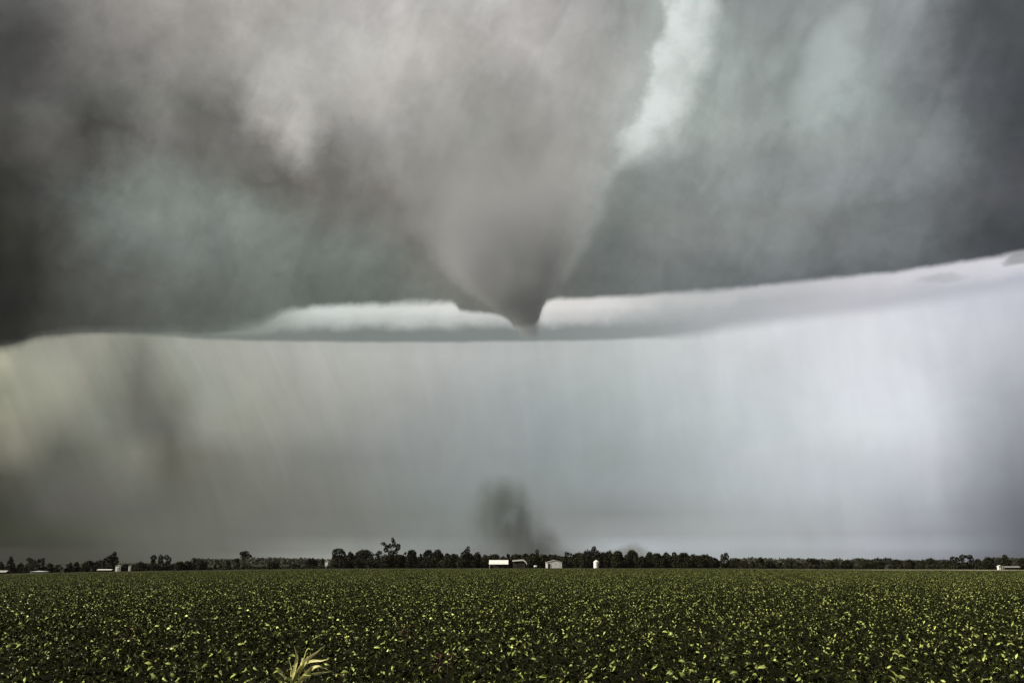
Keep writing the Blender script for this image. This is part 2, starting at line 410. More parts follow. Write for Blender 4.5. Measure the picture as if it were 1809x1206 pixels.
M_corn = leafy('corn_leaf', (0.42, 0.42, 0.11), (0.72, 0.67, 0.34), 0.45, 0.4, 0.3)
M_corn_green = leafy('corn_stalk', (0.16, 0.20, 0.06), (0.26, 0.28, 0.10), 0.5, 0.35)
M_wither = leafy('withered_leaf', (0.032, 0.012, 0.006), (0.060, 0.026, 0.012), 0.7, 0.2)

# ------------------------------------------------------------------ terrain
def base_line(t):
    """row of the photograph where the land at the foot of the trees shows, by horizontal direction t = x / y"""
    X = 904.5 + t * 1717
    return float(np.interp(X, [-300, 0, 200, 400, 600, 900, 1200, 1500, 1809, 2100], [1016, 1013, 1008.5, 1005.5, 1003, 1002.2, 1002.3, 1004, 1005.5, 1007]))
HZ = 993.0
CANOPY = 0.74
FIELD_END = 300.0
def ground_z(x, y):
    if y <= 0:
        return 0.0
    t = max(-0.72, min(0.72, x / max(y, 60.0)))
    bl = base_line(t) - HZ
    z300 = EYE - (bl + 1.6) / FPX * 300 - CANOPY
    z600 = EYE - bl / FPX * 600
    if y < 300:
        return z300 * (y / 300)
    if y < 600:
        return z300 + (z600 - z300) * (y - 300) / 300
    return z600
def mesh_obj(name, verts, faces, material, parent=None, smooth=False):
    me = bpy.data.meshes.new(name)
    me.from_pydata([tuple(v) for v in verts], [], faces)
    if smooth:
        me.polygons.foreach_set('use_smooth', [True] * len(me.polygons))
    if material: me.materials.append(material)
    me.update()
    o = bpy.data.objects.new(name, me)
    COL.objects.link(o)
    if parent: o.parent = parent
    return o
def tag(o, label=None, cat=None, group=None, kind=None):
    if label: o['label'] = label
    if cat: o['category'] = cat
    if group: o['group'] = group
    if kind: o['kind'] = kind
    return o
def empty(name, loc, label, cat, group=None):
    o = bpy.data.objects.new(name, None)
    o.empty_display_size = 0.5
    COL.objects.link(o)
    o.location = loc
    return tag(o, label, cat, group)

ys = [-300, -100, -30] + list(range(0, 60, 10)) + list(range(60, 300, 15)) + list(range(300, 640, 10)) + [700, 800, 1000, 1300, 1700, 2300, 3200, 4600, 6500, 9500, 13800]
ts = list(np.linspace(-0.72, 0.72, 49))
xs_far = [1.1, 2.0, 4.0]
gv, gf = [], []
cols = None
for y in ys:
    base = max(y, 60.0)
    xs = [-14000] + [-(base * 0.72 + (13800 - base * 0.72) * f) for f in (0.4, 0.12, 0.03)] + [t * base for t in ts] + [(base * 0.72 + (13800 - base * 0.72) * f) for f in (0.03, 0.12, 0.4)] + [14000]
    cols = len(xs)
    for x in xs:
        gv.append((x, y, ground_z(x, y)))
for i in range(len(ys) - 1):
    for j in range(cols - 1):
        a = i * cols + j
        gf.append((a, a + 1, a + cols + 1, a + cols))
tag(mesh_obj('ground', gv, gf, M_ground, smooth=True), kind='structure')

# soil of the crop field, a sheet just above the ground
def sheet(name, material, y0, y1, t0, t1, lift, ny, nx, kind='structure', wav=0.0):
    v, f = [], []
    for i in range(ny + 1):
        for j in range(nx + 1):
            t = t0 + (t1 - t0) * j / nx
            ya = y0(t) if callable(y0) else y0
            yb = y1(t) if callable(y1) else y1
            y = ya + (yb - ya) * i / ny
            x = t * max(y, 60.0)
            v.append((x, y, ground_z(x, y) + lift))
    for i in range(ny):
        for j in range(nx):
            a = i * (nx + 1) + j
            f.append((a, a + 1, a + nx + 2, a + nx + 1))
    return tag(mesh_obj(name, v, f, material, smooth=True), kind=kind)
sheet('field_soil', M_soil, -20, FIELD_END, -0.72, 0.72, 0.02, 40, 48)
# pale gravel road between the field and the trees, broader towards the right
def ry0(t): return float(np.interp(t, [-0.6, -0.2, 0.2, 0.36, 0.6], [470, 455, 440, 400, 385]))
def ry1(t): return float(np.interp(t, [-0.6, -0.2, 0.2, 0.34, 0.42, 0.6], [476, 466, 456, 500, 560, 570]))
sheet('gravel_road', M_track, ry0, ry1, -0.62, 0.72, 0.06, 6, 80)

# ------------------------------------------------------------------ soybean field
def leaflet(bm_v, bm_f, tint, base, d, n, L, Wd, fold, tv):
    """an ovate leaflet folded along its midrib and bent down at the tip"""
    d = d.normalized(); s = d.cross(n).normalized(); n = s.cross(d).normalized()
    i = len(bm_v)
    mid = base + d * L * 0.45
    bm_v += [base, mid + s * Wd * 0.5 + n * fold, mid - s * Wd * 0.5 + n * fold, mid,
             base + d * L * 0.8 + s * Wd * 0.3 + n * (fold * 0.5 - 0.13 * L), base + d * L * 0.8 - s * Wd * 0.3 + n * (fold * 0.5 - 0.13 * L),
             base + d * L * 0.8 - n * 0.12 * L, base + d * L * 0.96 - n * 0.32 * L]
    bm_f += [(i, i + 1, i + 3), (i, i + 3, i + 2), (i + 1, i + 4, i + 6, i + 3), (i + 3, i + 6, i + 5, i + 2), (i + 4, i + 7, i + 6), (i + 6, i + 7, i + 5)]
    tint += [tv] * 8
def strip(bm_v, bm_f, tint, a, b, w, tv):
    d = (b - a).normalized()
    s = d.cross(Vector((0.3, 1, 0.1))).normalized() * w
    i = len(bm_v)
    bm_v += [a + s, a - s, b - s * 0.6, b + s * 0.6]
    bm_f.append((i, i + 1, i + 2, i + 3))
    tint += [tv] * 4
def soy_segment(seed, length=2.0, plants=10):
    r = random.Random(seed)
    v, f, tn = [], [], []
    stems = set()
    for p in range(plants):
        x = -length / 2 + length * (p + r.random()) / plants
        y = r.gauss(0, 0.05)
        h = r.uniform(0.36, 0.88)
        root = Vector((x, y, 0)); top = Vector((x + r.gauss(0, 0.04), y + r.gauss(0, 0.05), h))
        stems.add(len(f)); strip(v, f, tn, root, top, 0.004, 0.1)
        nl = r.randint(7, 10)
        for k in range(nl):
            u = 0.30 + 0.70 * (k + r.random()) / nl
            a = r.uniform(0, 2 * math.pi)
            node = root.lerp(top, min(u, 1) * 0.9)
            out = Vector((math.cos(a), math.sin(a), 0))
            reach = r.uniform(0.04, 0.19)
            tip = node + out * reach + Vector((0, 0, r.uniform(0.03, 0.17)))
            tip.z = min(tip.z, 0.90)
            stems.add(len(f)); strip(v, f, tn, node, tip, 0.0018, 0.1)
            # attitude of the whole leaf: most lie nearly flat, some stand up, some are turned over by the wind
            tilt = Vector((r.gauss(0, 1.2), r.gauss(0, 1.2), 0.8)).normalized()
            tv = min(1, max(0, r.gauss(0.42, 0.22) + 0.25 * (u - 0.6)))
            for da in (0, 1.25, -1.25):
                aa = a + da + r.gauss(0, 0.2)
                dd = Vector((math.cos(aa), math.sin(aa), r.uniform(-1.0, 0.3)))
                nn = (tilt + Vector((r.gauss(0, 0.25), r.gauss(0, 0.25), 0)))
                L = r.uniform(0.054, 0.094) * (1.08 if da == 0 else 1)
                leaflet(v, f, tn, tip + dd.normalized() * 0.008, dd, nn, L, L * r.uniform(0.32, 0.50), r.uniform(-0.018, 0.026), r.uniform(0.55, 1.0) if r.random() < 0.07 + 0.11 * (u > 0.75) else r.uniform(0.0, 0.03))  # few leaflets pale as painted glints, more near the top, the rest near black
    me = bpy.data.meshes.new('soybean_row_segment')
    me.from_pydata([tuple(q) for q in v], [], f)
    me.polygons.foreach_set('use_smooth', [True] * len(me.polygons))
    at_ = me.attributes.new('tint', 'FLOAT', 'POINT')
    at_.data.foreach_set('value', tn)
    me.materials.append(M_soy); me.materials.append(M_stem)
    me.polygons.foreach_set('material_index', [1 if i in stems else 0 for i in range(len(f))])
    me.update()
    return bpy.data.objects.new('soybean_row_segment', me)

seg_col = bpy.data.collections.new('soybean_row_segments')     # used only as the source of the instances
for s_ in range(9):
    seg_col.objects.link(soy_segment(100 + s_))

pts, rots, scl = [], [], []
row_a = math.radians(7)                     # the rows run across the view, turned slightly
ca, sa_ = math.cos(row_a), math.sin(row_a)
ROW = 0.76
nr = int(420 / ROW)
for i in range(-60, nr):
    jit = R.uniform(-0.05, 0.05)
    for j in range(-150, 151):
        u = j * 1.95 + (i % 7) * 0.31 + R.uniform(-0.1, 0.1); w = i * ROW + jit
        x, y = u * ca - w * sa_, u * sa_ + w * ca
        if y < 4 or y > FIELD_END + 2 * math.sin(x * 0.05): continue
        if abs(x) > 0.60 * y + 5: continue
        pts.append((x, y, ground_z(x, y)))
        rots.append((0, 0, row_a + (math.pi if R.random() < 0.5 else 0) + R.uniform(-0.04, 0.04)))
        # patchy vigour over the field
        g = 0.5 + 0.5 * math.sin(x * 0.21 + 1.3 * math.sin(y * 0.13)) * math.sin(y * 0.17 + 0.7)
        scl.append(0.90 + 0.14 * g + R.uniform(-0.06, 0.06))
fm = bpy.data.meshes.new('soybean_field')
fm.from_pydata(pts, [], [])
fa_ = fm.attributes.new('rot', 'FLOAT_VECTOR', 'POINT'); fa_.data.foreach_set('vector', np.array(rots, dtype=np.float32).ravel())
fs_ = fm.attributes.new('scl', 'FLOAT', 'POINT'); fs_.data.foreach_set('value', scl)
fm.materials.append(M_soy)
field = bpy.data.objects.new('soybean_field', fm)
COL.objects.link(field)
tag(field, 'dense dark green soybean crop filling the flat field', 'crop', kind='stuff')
ng = bpy.data.node_groups.new('crop_rows', 'GeometryNodeTree')
ng.interface.new_socket('Geometry', in_out='INPUT', socket_type='NodeSocketGeometry')
ng.interface.new_socket('Geometry', in_out='OUTPUT', socket_type='NodeSocketGeometry')
gi, go = ng.nodes.new('NodeGroupInput'), ng.nodes.new('NodeGroupOutput')
ci = ng.nodes.new('GeometryNodeCollectionInfo'); ci.inputs['Collection'].default_value = seg_col
ci.inputs['Separate Children'].default_value = True; ci.inputs['Reset Children'].default_value = True
ip = ng.nodes.new('GeometryNodeInstanceOnPoints'); ip.inputs['Pick Instance'].default_value = True
rv = ng.nodes.new('FunctionNodeRandomValue'); rv.data_type = 'INT'
rv.inputs[4].default_value = 0; rv.inputs[5].default_value = 8
na = ng.nodes.new('GeometryNodeInputNamedAttribute'); na.data_type = 'FLOAT_VECTOR'; na.inputs[0].default_value = 'rot'
ns = ng.nodes.new('GeometryNodeInputNamedAttribute'); ns.data_type = 'FLOAT'; ns.inputs[0].default_value = 'scl'
er = ng.nodes.new('FunctionNodeEulerToRotation')
ng.links.new(gi.outputs[0], ip.inputs['Points'])
ng.links.new(ci.outputs[0], ip.inputs['Instance'])
ng.links.new(rv.outputs[2], ip.inputs['Instance Index'])
ng.links.new(na.outputs[0], er.inputs[0])
ng.links.new(er.outputs[0], ip.inputs['Rotation'])
ng.links.new(ns.outputs[0], ip.inputs['Scale'])
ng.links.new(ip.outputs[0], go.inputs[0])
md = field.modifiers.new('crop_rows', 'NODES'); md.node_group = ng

# ------------------------------------------------------------------ trees
MPP = 600 / FPX                           # metres per photograph pixel at the tree line
def rand_in_ball(r):
    while True:
        p = Vector((r.uniform(-1, 1), r.uniform(-1, 1), r.uniform(-1, 1)))
        if p.length <= 1: return p
def clump_mesh(name, blobs, r, size, per, material, parent):
    """leaf clumps: many small bent faces through the volume of a set of ellipsoids (x, y, z, rx, rz)"""
    v, f, tn = [], [], []
    for (bx, by, bz, rx, rz) in blobs:
        n = max(40, int(per * rx * rz))
        for _ in range(n):
            p = rand_in_ball(r)
            l = p.length
            if l > 1e-4: p = p / l * (0.35 + 0.65 * l ** 0.5) * (1 + r.gauss(0, 0.06))
            c = Vector((bx + p.x * rx, by + p.y * rx, bz + p.z * rz))
            nrm = (Vector((r.gauss(0, 1), r.gauss(0, 1), r.gauss(0.3, 1)))).normalized()
            a = nrm.orthogonal().normalized(); b = nrm.cross(a)
            q = r.uniform(0, 6.28); a, b = a * math.cos(q) + b * math.sin(q), b * math.cos(q) - a * math.sin(q)
            s = size * r.uniform(0.5, 1.25)
            i = len(v)
            v += [c - a * s, c + b * s * 0.55 + nrm * s * 0.15, c + a * s, c - b * s * 0.55 + nrm * s * 0.15]
            f.append((i, i + 1, i + 2, i + 3))
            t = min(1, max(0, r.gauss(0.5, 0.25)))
            tn += [t] * 4
    o = mesh_obj(name, v, f, material, parent)
    at_ = o.data.attributes.new('tint', 'FLOAT', 'POINT')
    at_.data.foreach_set('value', tn)
    return o
def tubes(name, segs, material, parent, sides=6):
    """tapered limbs: segs = [(point, radius, point, radius)]"""
    v, f = [], []
    for (a, ra, b, rb) in segs:
        d = (b - a)
        if d.length < 1e-6: continue
        d = d.normalized(); s = d.orthogonal().normalized(); q = d.cross(s)
        i = len(v)
        for (c, rr) in ((a, ra), (b, rb)):
            for k_ in range(sides):
                an = 2 * math.pi * k_ / sides
                v.append(c + s * math.cos(an) * rr + q * math.sin(an) * rr)
        for k_ in range(sides):
            n_ = (k_ + 1) % sides
            f.append((i + k_, i + n_, i + sides + n_, i + sides + k_))
        f.append(tuple(range(i + sides, i + 2 * sides)))
    return mesh_obj(name, v, f, material, parent, smooth=True)

def tree(X, blobs_px, D, label, trunk_px=None, group='trees along the far edge of the field', per=60, trunk_r=0.28, limb=True, size=0.55):
    """blobs_px: crown lumps as (X, Y, half width, half height) in photograph pixels at the tree's distance"""
    m = D / FPX
    x0 = (X - 904.5) / FPX * D * 1.0
    d = ray(X, 1000); x0 = d.x / d.y * D
    z0 = ground_z(x0, D)
    o = empty('tree', (x0, D, z0), label, 'tree', group)
    r = random.Random(int(X * 13 + 5))
    bl = []
    for (bx, by, hw, hh) in blobs_px:
        p = at(bx, by, D)
        bl.append((p.x - x0, r.uniform(-0.4, 0.4) * hw * m, p.z - z0, hw * m, hh * m))
    clump_mesh('crown', bl, r, size, per, M_tree, o)
    top = max(bl, key=lambda b: b[2])
    fork = Vector((0, 0, max(0.6, min(b[2] for b in bl) * 0.7)))
    if trunk_px:
        p = at(trunk_px[0], trunk_px[1], D); fork = Vector((p.x - x0, 0, p.z - z0))
    segs = [(Vector((0, 0, -0.3)), trunk_r * 1.3, fork, trunk_r * 0.8)]
    for b in bl:
        c = Vector((b[0], b[1], b[2]))
        mid = fork.lerp(c, 0.5) + Vector((0, 0, (c - fork).length * 0.08))
        segs.append((fork, trunk_r * 0.6, mid, trunk_r * 0.4)); segs.append((mid, trunk_r * 0.4, c, trunk_r * 0.15))
    tubes('trunk', segs, M_bark, o)
    return o

def yb(X):
    return base_line((X - 904.5) / 1717)
def auto_blobs(X, top, hw, kind, r):
    if kind == 'dome' and 600 < X < 1320: hw = hw * r.uniform(1.15, 1.55)
    """lumps of an ordinary crown"""
    b = yb(X); H = b - top
    out = []
    if kind == 'dome':            # broad crown reaching the ground
        out.append((X, top + H * 0.52, hw * 0.82, H * 0.48))
        for k_ in range(6):
            s = r.uniform(-0.72, 0.72)
            rr = hw * r.uniform(0.26, 0.42)
            out.append((X + s * hw, top + rr * 0.9 + H * 0.55 * abs(s) ** 1.7 + r.uniform(0, 0.10) * H, rr, rr * r.uniform(0.8, 1.1)))
        out.append((X - hw * 0.55, b - H * 0.25, hw * 0.42, H * 0.26)); out.append((X + hw * 0.55, b - H * 0.25, hw * 0.42, H * 0.26))
    elif kind == 'peak':          # pointed crown
        for k_, (fy, fw) in enumerate(((0.12, 0.25), (0.28, 0.45), (0.48, 0.68), (0.7, 0.85), (0.86, 0.9))):
            out.append((X + r.uniform(-0.12, 0.12) * hw, top + H * fy, hw * fw, max(H * 0.15, hw * fw * 0.6)))
    elif kind == 'post':          # narrow upright crown on a bare stem
        out.append((X, top + hw * 1.1, hw, hw * 1.15))
        out.append((X + r.uniform(-0.3, 0.3) * hw, top + hw * 2.3, hw * 0.7, hw * 0.9))
        out.append((X, b - H * 0.25, hw * 0.9, H * 0.26))
    elif kind == 'open':          # thin airy crown
        for k_ in range(6):
            out.append((X + r.uniform(-0.8, 0.8) * hw, top + hw * 0.4 + H * r.uniform(0.0, 0.55), hw * r.uniform(0.28, 0.45), hw * r.uniform(0.3, 0.55)))
        out.append((X, b - H * 0.22, hw * 0.9, H * 0.24))
    elif kind == 'lean':          # crown leaning to the right
        out.append((X + hw * 0.3, top + H * 0.22, hw * 0.5, H * 0.2))
        out.append((X - hw * 0.1, top + H * 0.5, hw * 0.75, H * 0.3))
        out.append((X, b - H * 0.2, hw * 0.9, H * 0.22))
    return out
LOOK = {'dome': ('low broad dark tree', 'full rounded dark tree'), 'peak': ('pointed dark tree', 'tall pointed dark tree'),
        'post': ('narrow upright dark tree', 'narrow upright dark tree'), 'open': ('thin airy dark tree', 'thin airy dark tree'),
        'lean': ('dark tree leaning to one side', 'dark tree leaning to one side')}
TREES = [  # X, top row, half width, kind
 (2,992,5,'dome'),(19,983,10,'peak'),(37,994,6,'dome'),(69,987,3.5,'open'),(76,984,3,'open'),(88,994,6,'dome'),(103,998,9,'dome'),(123,993,6,'lean'),(135,992,5,'dome'),
 (157,990,13,'dome'),(175,989,10,'dome'),(224,996,7,'dome'),(247,992,10,'dome'),
 (317,991,10,'dome'),(331,990,8,'dome'),(343,985,5.5,'peak'),(358,990,9,'dome'),(380,997,3,'peak'),(390,996,4,'peak'),(401,990,9,'lean'),(418,985,5,'open'),
 (482,993,11,'dome'),(520,995,10,'dome'),(550,986,11,'dome'),(570,986,5,'peak'),
 (619,974,6,'dome'),(643,970,18,'dome'),
 (704,978,8,'dome'),(716,974,4,'open'),(727,970,7,'dome'),(743,976,4,'open'),(757,970,9,'dome'),(773,970,10,'dome'),(790,977,7,'dome'),(801,977,6,'dome'),
 (843,975,6,'dome'),(862,982,11,'dome'),(879,981,5,'peak'),(897,979,4.5,'peak'),(915,978,7,'dome'),(929,977,8,'dome'),(942,977,8,'dome'),(961,979,8,'dome'),
 (985,982,11,'dome'),(1004,973,6,'open'),(1012,977,4,'open'),(1023,975,9,'dome'),(1037,971,6,'dome'),
 (1066,975,7,'dome'),(1076,972,8,'dome'),(1091,972,9,'dome'),(1117,970,10,'dome'),(1134,982,6,'dome'),(1148,974,7,'dome'),(1160,976,8,'dome'),(1177,975,6,'dome'),(1191,975,4,'post'),(1208,975,10,'dome'),
 (1223,979,6,'dome'),(1233,980,7,'dome'),(1245,979,9,'dome'),(1260,984,9,'dome'),
 (1298,985,10,'dome'),(1312,990,7,'dome'),(1330,991,4,'dome'),(1343,985,8,'dome'),(1360,989,10,'dome'),(1378,993,6,'dome'),(1393,991,6,'dome'),(1408,993,10,'dome'),
 (1451,990,5,'dome'),(1467,990,8,'dome'),(1478,986,5,'peak'),(1497,989,11,'dome'),(1535,990,20,'dome'),(1556,989,7,'dome'),
 (1583,987,9,'dome'),(1608,988,10,'dome'),(1630,990,6,'dome'),(1645,985,10,'dome'),(1669,990,11,'dome'),(1684,983,5,'post'),(1728,987,8,'dome'),(1746,983,11,'dome'),(1806,984,7,'dome'),
]
# trees that stand out: X, crown lumps, label, where the trunk forks
SPECIAL = [
 (53, [(52,988,4.5,3),(57,992,6,3),(55,999,10,5),(60,1006,10,5)], 'small dark tree with a knob-like top right of the hipped pale roof', None),
 (197, [(203,978,3.2,3.4),(199,983,6,4),(193,988,9,6),(203,990,6,8),(187,994,7,7),(196,1000,12,7)], 'dark tree with a peaked crown rising above the pale house walls', None),
 (271, [(271,985,5,5),(271,992,4,4),(270,1000,10,5)], 'leftmost of the three lollipop-shaped trees in a tight row', None),
 (284, [(284,984,4,5),(284,991,4.5,4),(284,1000,10,6)], 'middle one of the three lollipop-shaped trees in a tight row', None),
 (296, [(294,984,4.2,4),(299,988,4,4),(296,994,4,4),(297,1001,10,5)], 'rightmost of the three lollipop-shaped trees, with a notched crown', None),
 (428, [(428,977,5,3.2),(434,977,6,4),(438,982,6,3.5),(429,983,4,3),(420,997,4,3),(436,1000,8,3)], 'lone dark tree with a bare trunk and flat wind-swept crown', (428,988)),
 (595, [(598,973,9,4.5),(591,977,4,7),(605,979,6,6),(594,986,3.5,5),(593,995,5,5),(604,995,9,7)], 'tall dark tree with a round hollow crown at the left end of the tall grove', (594,990)),
 (688, [(694,953,3,4),(696,961,3.2,6),(703,966,4.5,5.5),(699,974,4,4),(677,960,4.2,2.6),(684,965,4.4,3.4),(689,964,3,4),(682,971,4,4),(671,975,4.5,2.2),(691,977,6,5),(664,979,6,1.8),(688,986,9,6),(690,995,12,7)], 'tallest tree, ragged with separate tufts, towering over the tree line', (689,984)),
 (824, [(827,968,2.8,3),(825,973,5,4),(822,979,8,5),(827,983,9,6),(824,992,12,8)], 'tall cone-shaped dark tree left of the long white-roofed shed', None),
 (949, [(949,974,3,4),(949,981,3.5,4),(950,990,7,8)], 'narrow dark tree whose top pokes above its neighbours left of the gabled shed', None),
 (1049, [(1049,968,3.8,3.4),(1052,974,4,4),(1045,975,5,4),(1056,978,5,5),(1049,984,9,6),(1050,994,9,7)], 'tall dark tree with a tufted top rising behind the grain bin', None),
 (1279, [(1276,983,3.2,4),(1283,979,3.4,3),(1283,984,5,4),(1280,992,8,8)], 'dark tree with two small knobs beside the notch in the tree line', None),
 (1434, [(1431,989,6,3.5),(1437,990,7,4),(1441,994,6,5),(1430,997,9,6)], 'rounded dark tree standing highest among the low right-hand scrub', None),
 (1701, [(1700,983,5,3.5),(1697,988,4.5,4),(1706,983,4,2),(1700,998,8,6)], 'left tree of the pair whose crowns meet in an arch with a gap', None),
 (1714, [(1713,983,5,3.5),(1716,988,4.5,5),(1715,997,7,7)], 'right tree of the pair whose crowns meet in an arch with a gap', None),
 (1690, [(1690,986,3,3),(1689,993,5,4),(1689,1000,6,4)], 'small upright dark tree just left of the arching pair', None),
 (1775, [(1775,983,4,3.4),(1774,988,6.5,4),(1776,993,8,5),(1775,999,9,4)], 'dark bell-shaped tree beside the small white shed', None),
]
# landmarks used to tell ordinary trees apart
MARKS = [(-20,'the left end of the tree line'),(53,'the knob-topped tree'),(110,'the slanted pale roof'),(197,'the peaked tree by the pale house'),(284,'the three lollipop-shaped trees'),(428,'the lone flat-crowned tree'),(595,'the tall hollow-crowned tree'),
         (688,'the tallest ragged tree'),(824,'the tall cone-shaped tree'),(881,'the long white-roofed shed'),(978,'the white gabled shed'),(1053,'the white grain bin'),(1117,'the square-topped tree beyond the grain bin'),(1279,'the twin-knobbed tree'),(1434,'the rounded tree highest in the low scrub'),
         (1535,'the widest low tree'),(1645,'the dome left of the arching pair'),(1708,'the arching pair of trees'),(1775,'the bell-shaped tree')]
ORD = ['first', 'second', 'third', 'fourth', 'fifth', 'sixth', 'seventh', 'eighth', 'ninth', 'tenth', 'eleventh', 'twelfth']
allx = sorted([t[0] for t in TREES] + [s[0] for s in SPECIAL])
FIXED = {1117: 'square-topped dark tree, the broadest just beyond the grain bin', 1535: 'widest low dark tree, long and flat, above the pale road',
         1645: 'dome-shaped dark tree left of the arching pair', 643: 'broad domed tree between the hollow-crowned tree and the tallest tree'}
def tree_label(X, top, hw, kind):
    if X in FIXED: return FIXED[X]
    mx, mn = min(MARKS, key=lambda m_: abs(m_[0] - X) + (4 if m_[0] > X else 0))
    tall = (yb(X) - top) > 22
    if mx < X: n = sum(1 for a in allx if mx + 0.5 < a <= X); side = 'right of'
    else: n = sum(1 for a in allx if X <= a < mx - 0.5); side = 'left of'
    return f"{LOOK[kind][1 if tall else 0]}, {ORD[n - 1]} tree {side} {mn}"
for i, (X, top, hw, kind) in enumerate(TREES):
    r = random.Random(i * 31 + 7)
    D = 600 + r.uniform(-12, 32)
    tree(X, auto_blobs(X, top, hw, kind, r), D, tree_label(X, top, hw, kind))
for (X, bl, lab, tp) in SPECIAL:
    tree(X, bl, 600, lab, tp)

# scrub and hedge at the foot of the trees: one mass nobody could count
r = random.Random(3)
bl = []
def scrub(xa, xb, rise, dens):
    X = xa
    while X < xb:
        D = r.uniform(594, 640)
        h = rise(X) if callable(rise) else rise
        h *= r.uniform(0.7, 1.2)
        w = r.uniform(3, 7)
        p = at(X, yb(X) - h * 0.45, D)
        bl.append((p.x, p.y, p.z, w * MPP, max(0.7, h * 0.6 * MPP)))
        X += w * dens
scrub(-60, 262, 10, 0.8); scrub(215, 360, 9, 0.9); scrub(300, 590, 4.5, 1.0); scrub(588, 1262, 19, 0.45); scrub(600, 1262, 11, 0.6)
scrub(1280, 1320, 8, 0.9); scrub(1330, 1520, 6, 0.9); scrub(1575, 1760, 8, 0.8); scrub(1770, 1870, 5, 1.0)
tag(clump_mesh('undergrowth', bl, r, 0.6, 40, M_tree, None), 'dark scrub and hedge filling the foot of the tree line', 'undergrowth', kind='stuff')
# wooded ridges far beyond
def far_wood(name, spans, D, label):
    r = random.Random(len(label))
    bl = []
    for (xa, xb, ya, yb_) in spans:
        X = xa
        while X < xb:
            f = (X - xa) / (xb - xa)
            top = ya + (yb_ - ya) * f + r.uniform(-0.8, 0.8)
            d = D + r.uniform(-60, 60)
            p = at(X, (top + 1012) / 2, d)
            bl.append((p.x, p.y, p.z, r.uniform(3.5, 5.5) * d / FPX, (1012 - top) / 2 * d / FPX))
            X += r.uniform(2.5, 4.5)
    o = clump_mesh(name, bl, r, 2.0, 5.0, M_far_hazed, None)
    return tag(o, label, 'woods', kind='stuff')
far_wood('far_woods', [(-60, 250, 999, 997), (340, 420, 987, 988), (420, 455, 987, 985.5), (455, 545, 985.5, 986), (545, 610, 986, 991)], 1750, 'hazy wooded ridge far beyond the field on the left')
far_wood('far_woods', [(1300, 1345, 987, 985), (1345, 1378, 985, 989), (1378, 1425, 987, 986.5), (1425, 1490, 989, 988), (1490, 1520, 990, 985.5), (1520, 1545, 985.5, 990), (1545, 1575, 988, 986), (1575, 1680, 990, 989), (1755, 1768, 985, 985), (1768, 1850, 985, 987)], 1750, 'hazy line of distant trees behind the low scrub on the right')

# ------------------------------------------------------------------ farm buildings
def solid(name, verts, faces, material, parent):
    return mesh_obj(name, verts, faces, material, parent)
def box(name, x0, x1, y0, y1, z0, z1, material, parent):
    v = [(x0, y0, z0), (x1, y0, z0), (x1, y1, z0), (x0, y1, z0), (x0, y0, z1), (x1, y0, z1), (x1, y1, z1), (x0, y1, z1)]
    return solid(name, v, [(0, 3, 2, 1), (4, 5, 6, 7), (0, 1, 5, 4), (1, 2, 6, 5), (2, 3, 7, 6), (3, 0, 4, 7)], material, parent)
def gable_walls(name, w, d, h, rise, material, parent, axis='y', peak=0.5):
    """walls with triangular gable ends facing along the axis"""
    if axis == 'y':
        prof = [(-w / 2, 0), (w / 2, 0), (w / 2, h), (-w / 2 + w * peak, h + rise), (-w / 2, h)]
        v = [(x, -d / 2, z) for x, z in prof] + [(x, d / 2, z) for x, z in prof]
    else:
        prof = [(-d / 2, 0), (d / 2, 0), (d / 2, h), (0, h + rise), (-d / 2, h)]
        v = [(-w / 2, y, z) for y, z in prof] + [(w / 2, y, z) for y, z in prof]
    f = [(4, 3, 2, 1, 0), (5, 6, 7, 8, 9), (0, 1, 6, 5), (1, 2, 7, 6), (4, 0, 5, 9)]
    return solid(name, v, f, material, parent)
def slab_roof(name, profile, y0, y1, th, material, parent, axis='y'):
    """thin folded roof: profile of (a, z) points extruded along the axis"""
    n = len(profile)
    v = []
    for yy in (y0, y1):
        for (a, z) in profile: v.append((a, yy, z) if axis == 'y' else (yy, a, z))
        for (a, z) in profile: v.append((a, yy, z + th) if axis == 'y' else (yy, a, z + th))
    f = []
    for k_ in range(n - 1):
        f += [(k_, k_ + 1, 2 * n + k_ + 1, 2 * n + k_), (n + k_, 3 * n + k_, 3 * n + k_ + 1, n + k_ + 1),
              (k_, n + k_, n + k_ + 1, k_ + 1), (2 * n + k_, 2 * n + k_ + 1, 3 * n + k_ + 1, 3 * n + k_)]
    f += [(0, 2 * n, 3 * n, n), (n - 1, 2 * n - 1, 4 * n - 1, 3 * n - 1)]
    return solid(name, v, f, material, parent)
def spot(X, D):
    d = ray(X, 1000)
    x = d.x / d.y * D
    return (x, D, ground_z(x, D))
BM = lambda D: D / FPX
G_B = 'farm buildings by the tree line'

# long open-fronted shed with a white roof
D = 575; m = BM(D)
o = empty('shed', spot(881, D), 'long open-fronted shed with a broad white metal roof', 'shed', G_B)
w = 32 * m
h = (yb(881) - 996) * m
slab_roof('roof', [(-4, h), (1.0, h + 7.0 * m), (4.5, h + 4.0 * m)], -w / 2 - 0.2, w / 2 + 0.2, 0.12, M_white, o, axis='x')
box('back_wall', -w / 2, w / 2, 3.9, 4.05, 0, h, M_darkwood, o)
box('side_wall', -w / 2, -w / 2 + 0.15, -1.0, 3.9, 0, h, M_greymetal, o)
box('side_wall', w / 2 - 0.15, w / 2, -1.0, 3.9, 0, h, M_darkwood, o)
for k_ in range(5):
    xx = -w / 2 + 0.15 + (w - 0.3) * k_ / 4
    box('post', xx - 0.1, xx + 0.1, -3.7, -3.5, 0, h, M_white if k_ == 0 else M_darkwood, o)
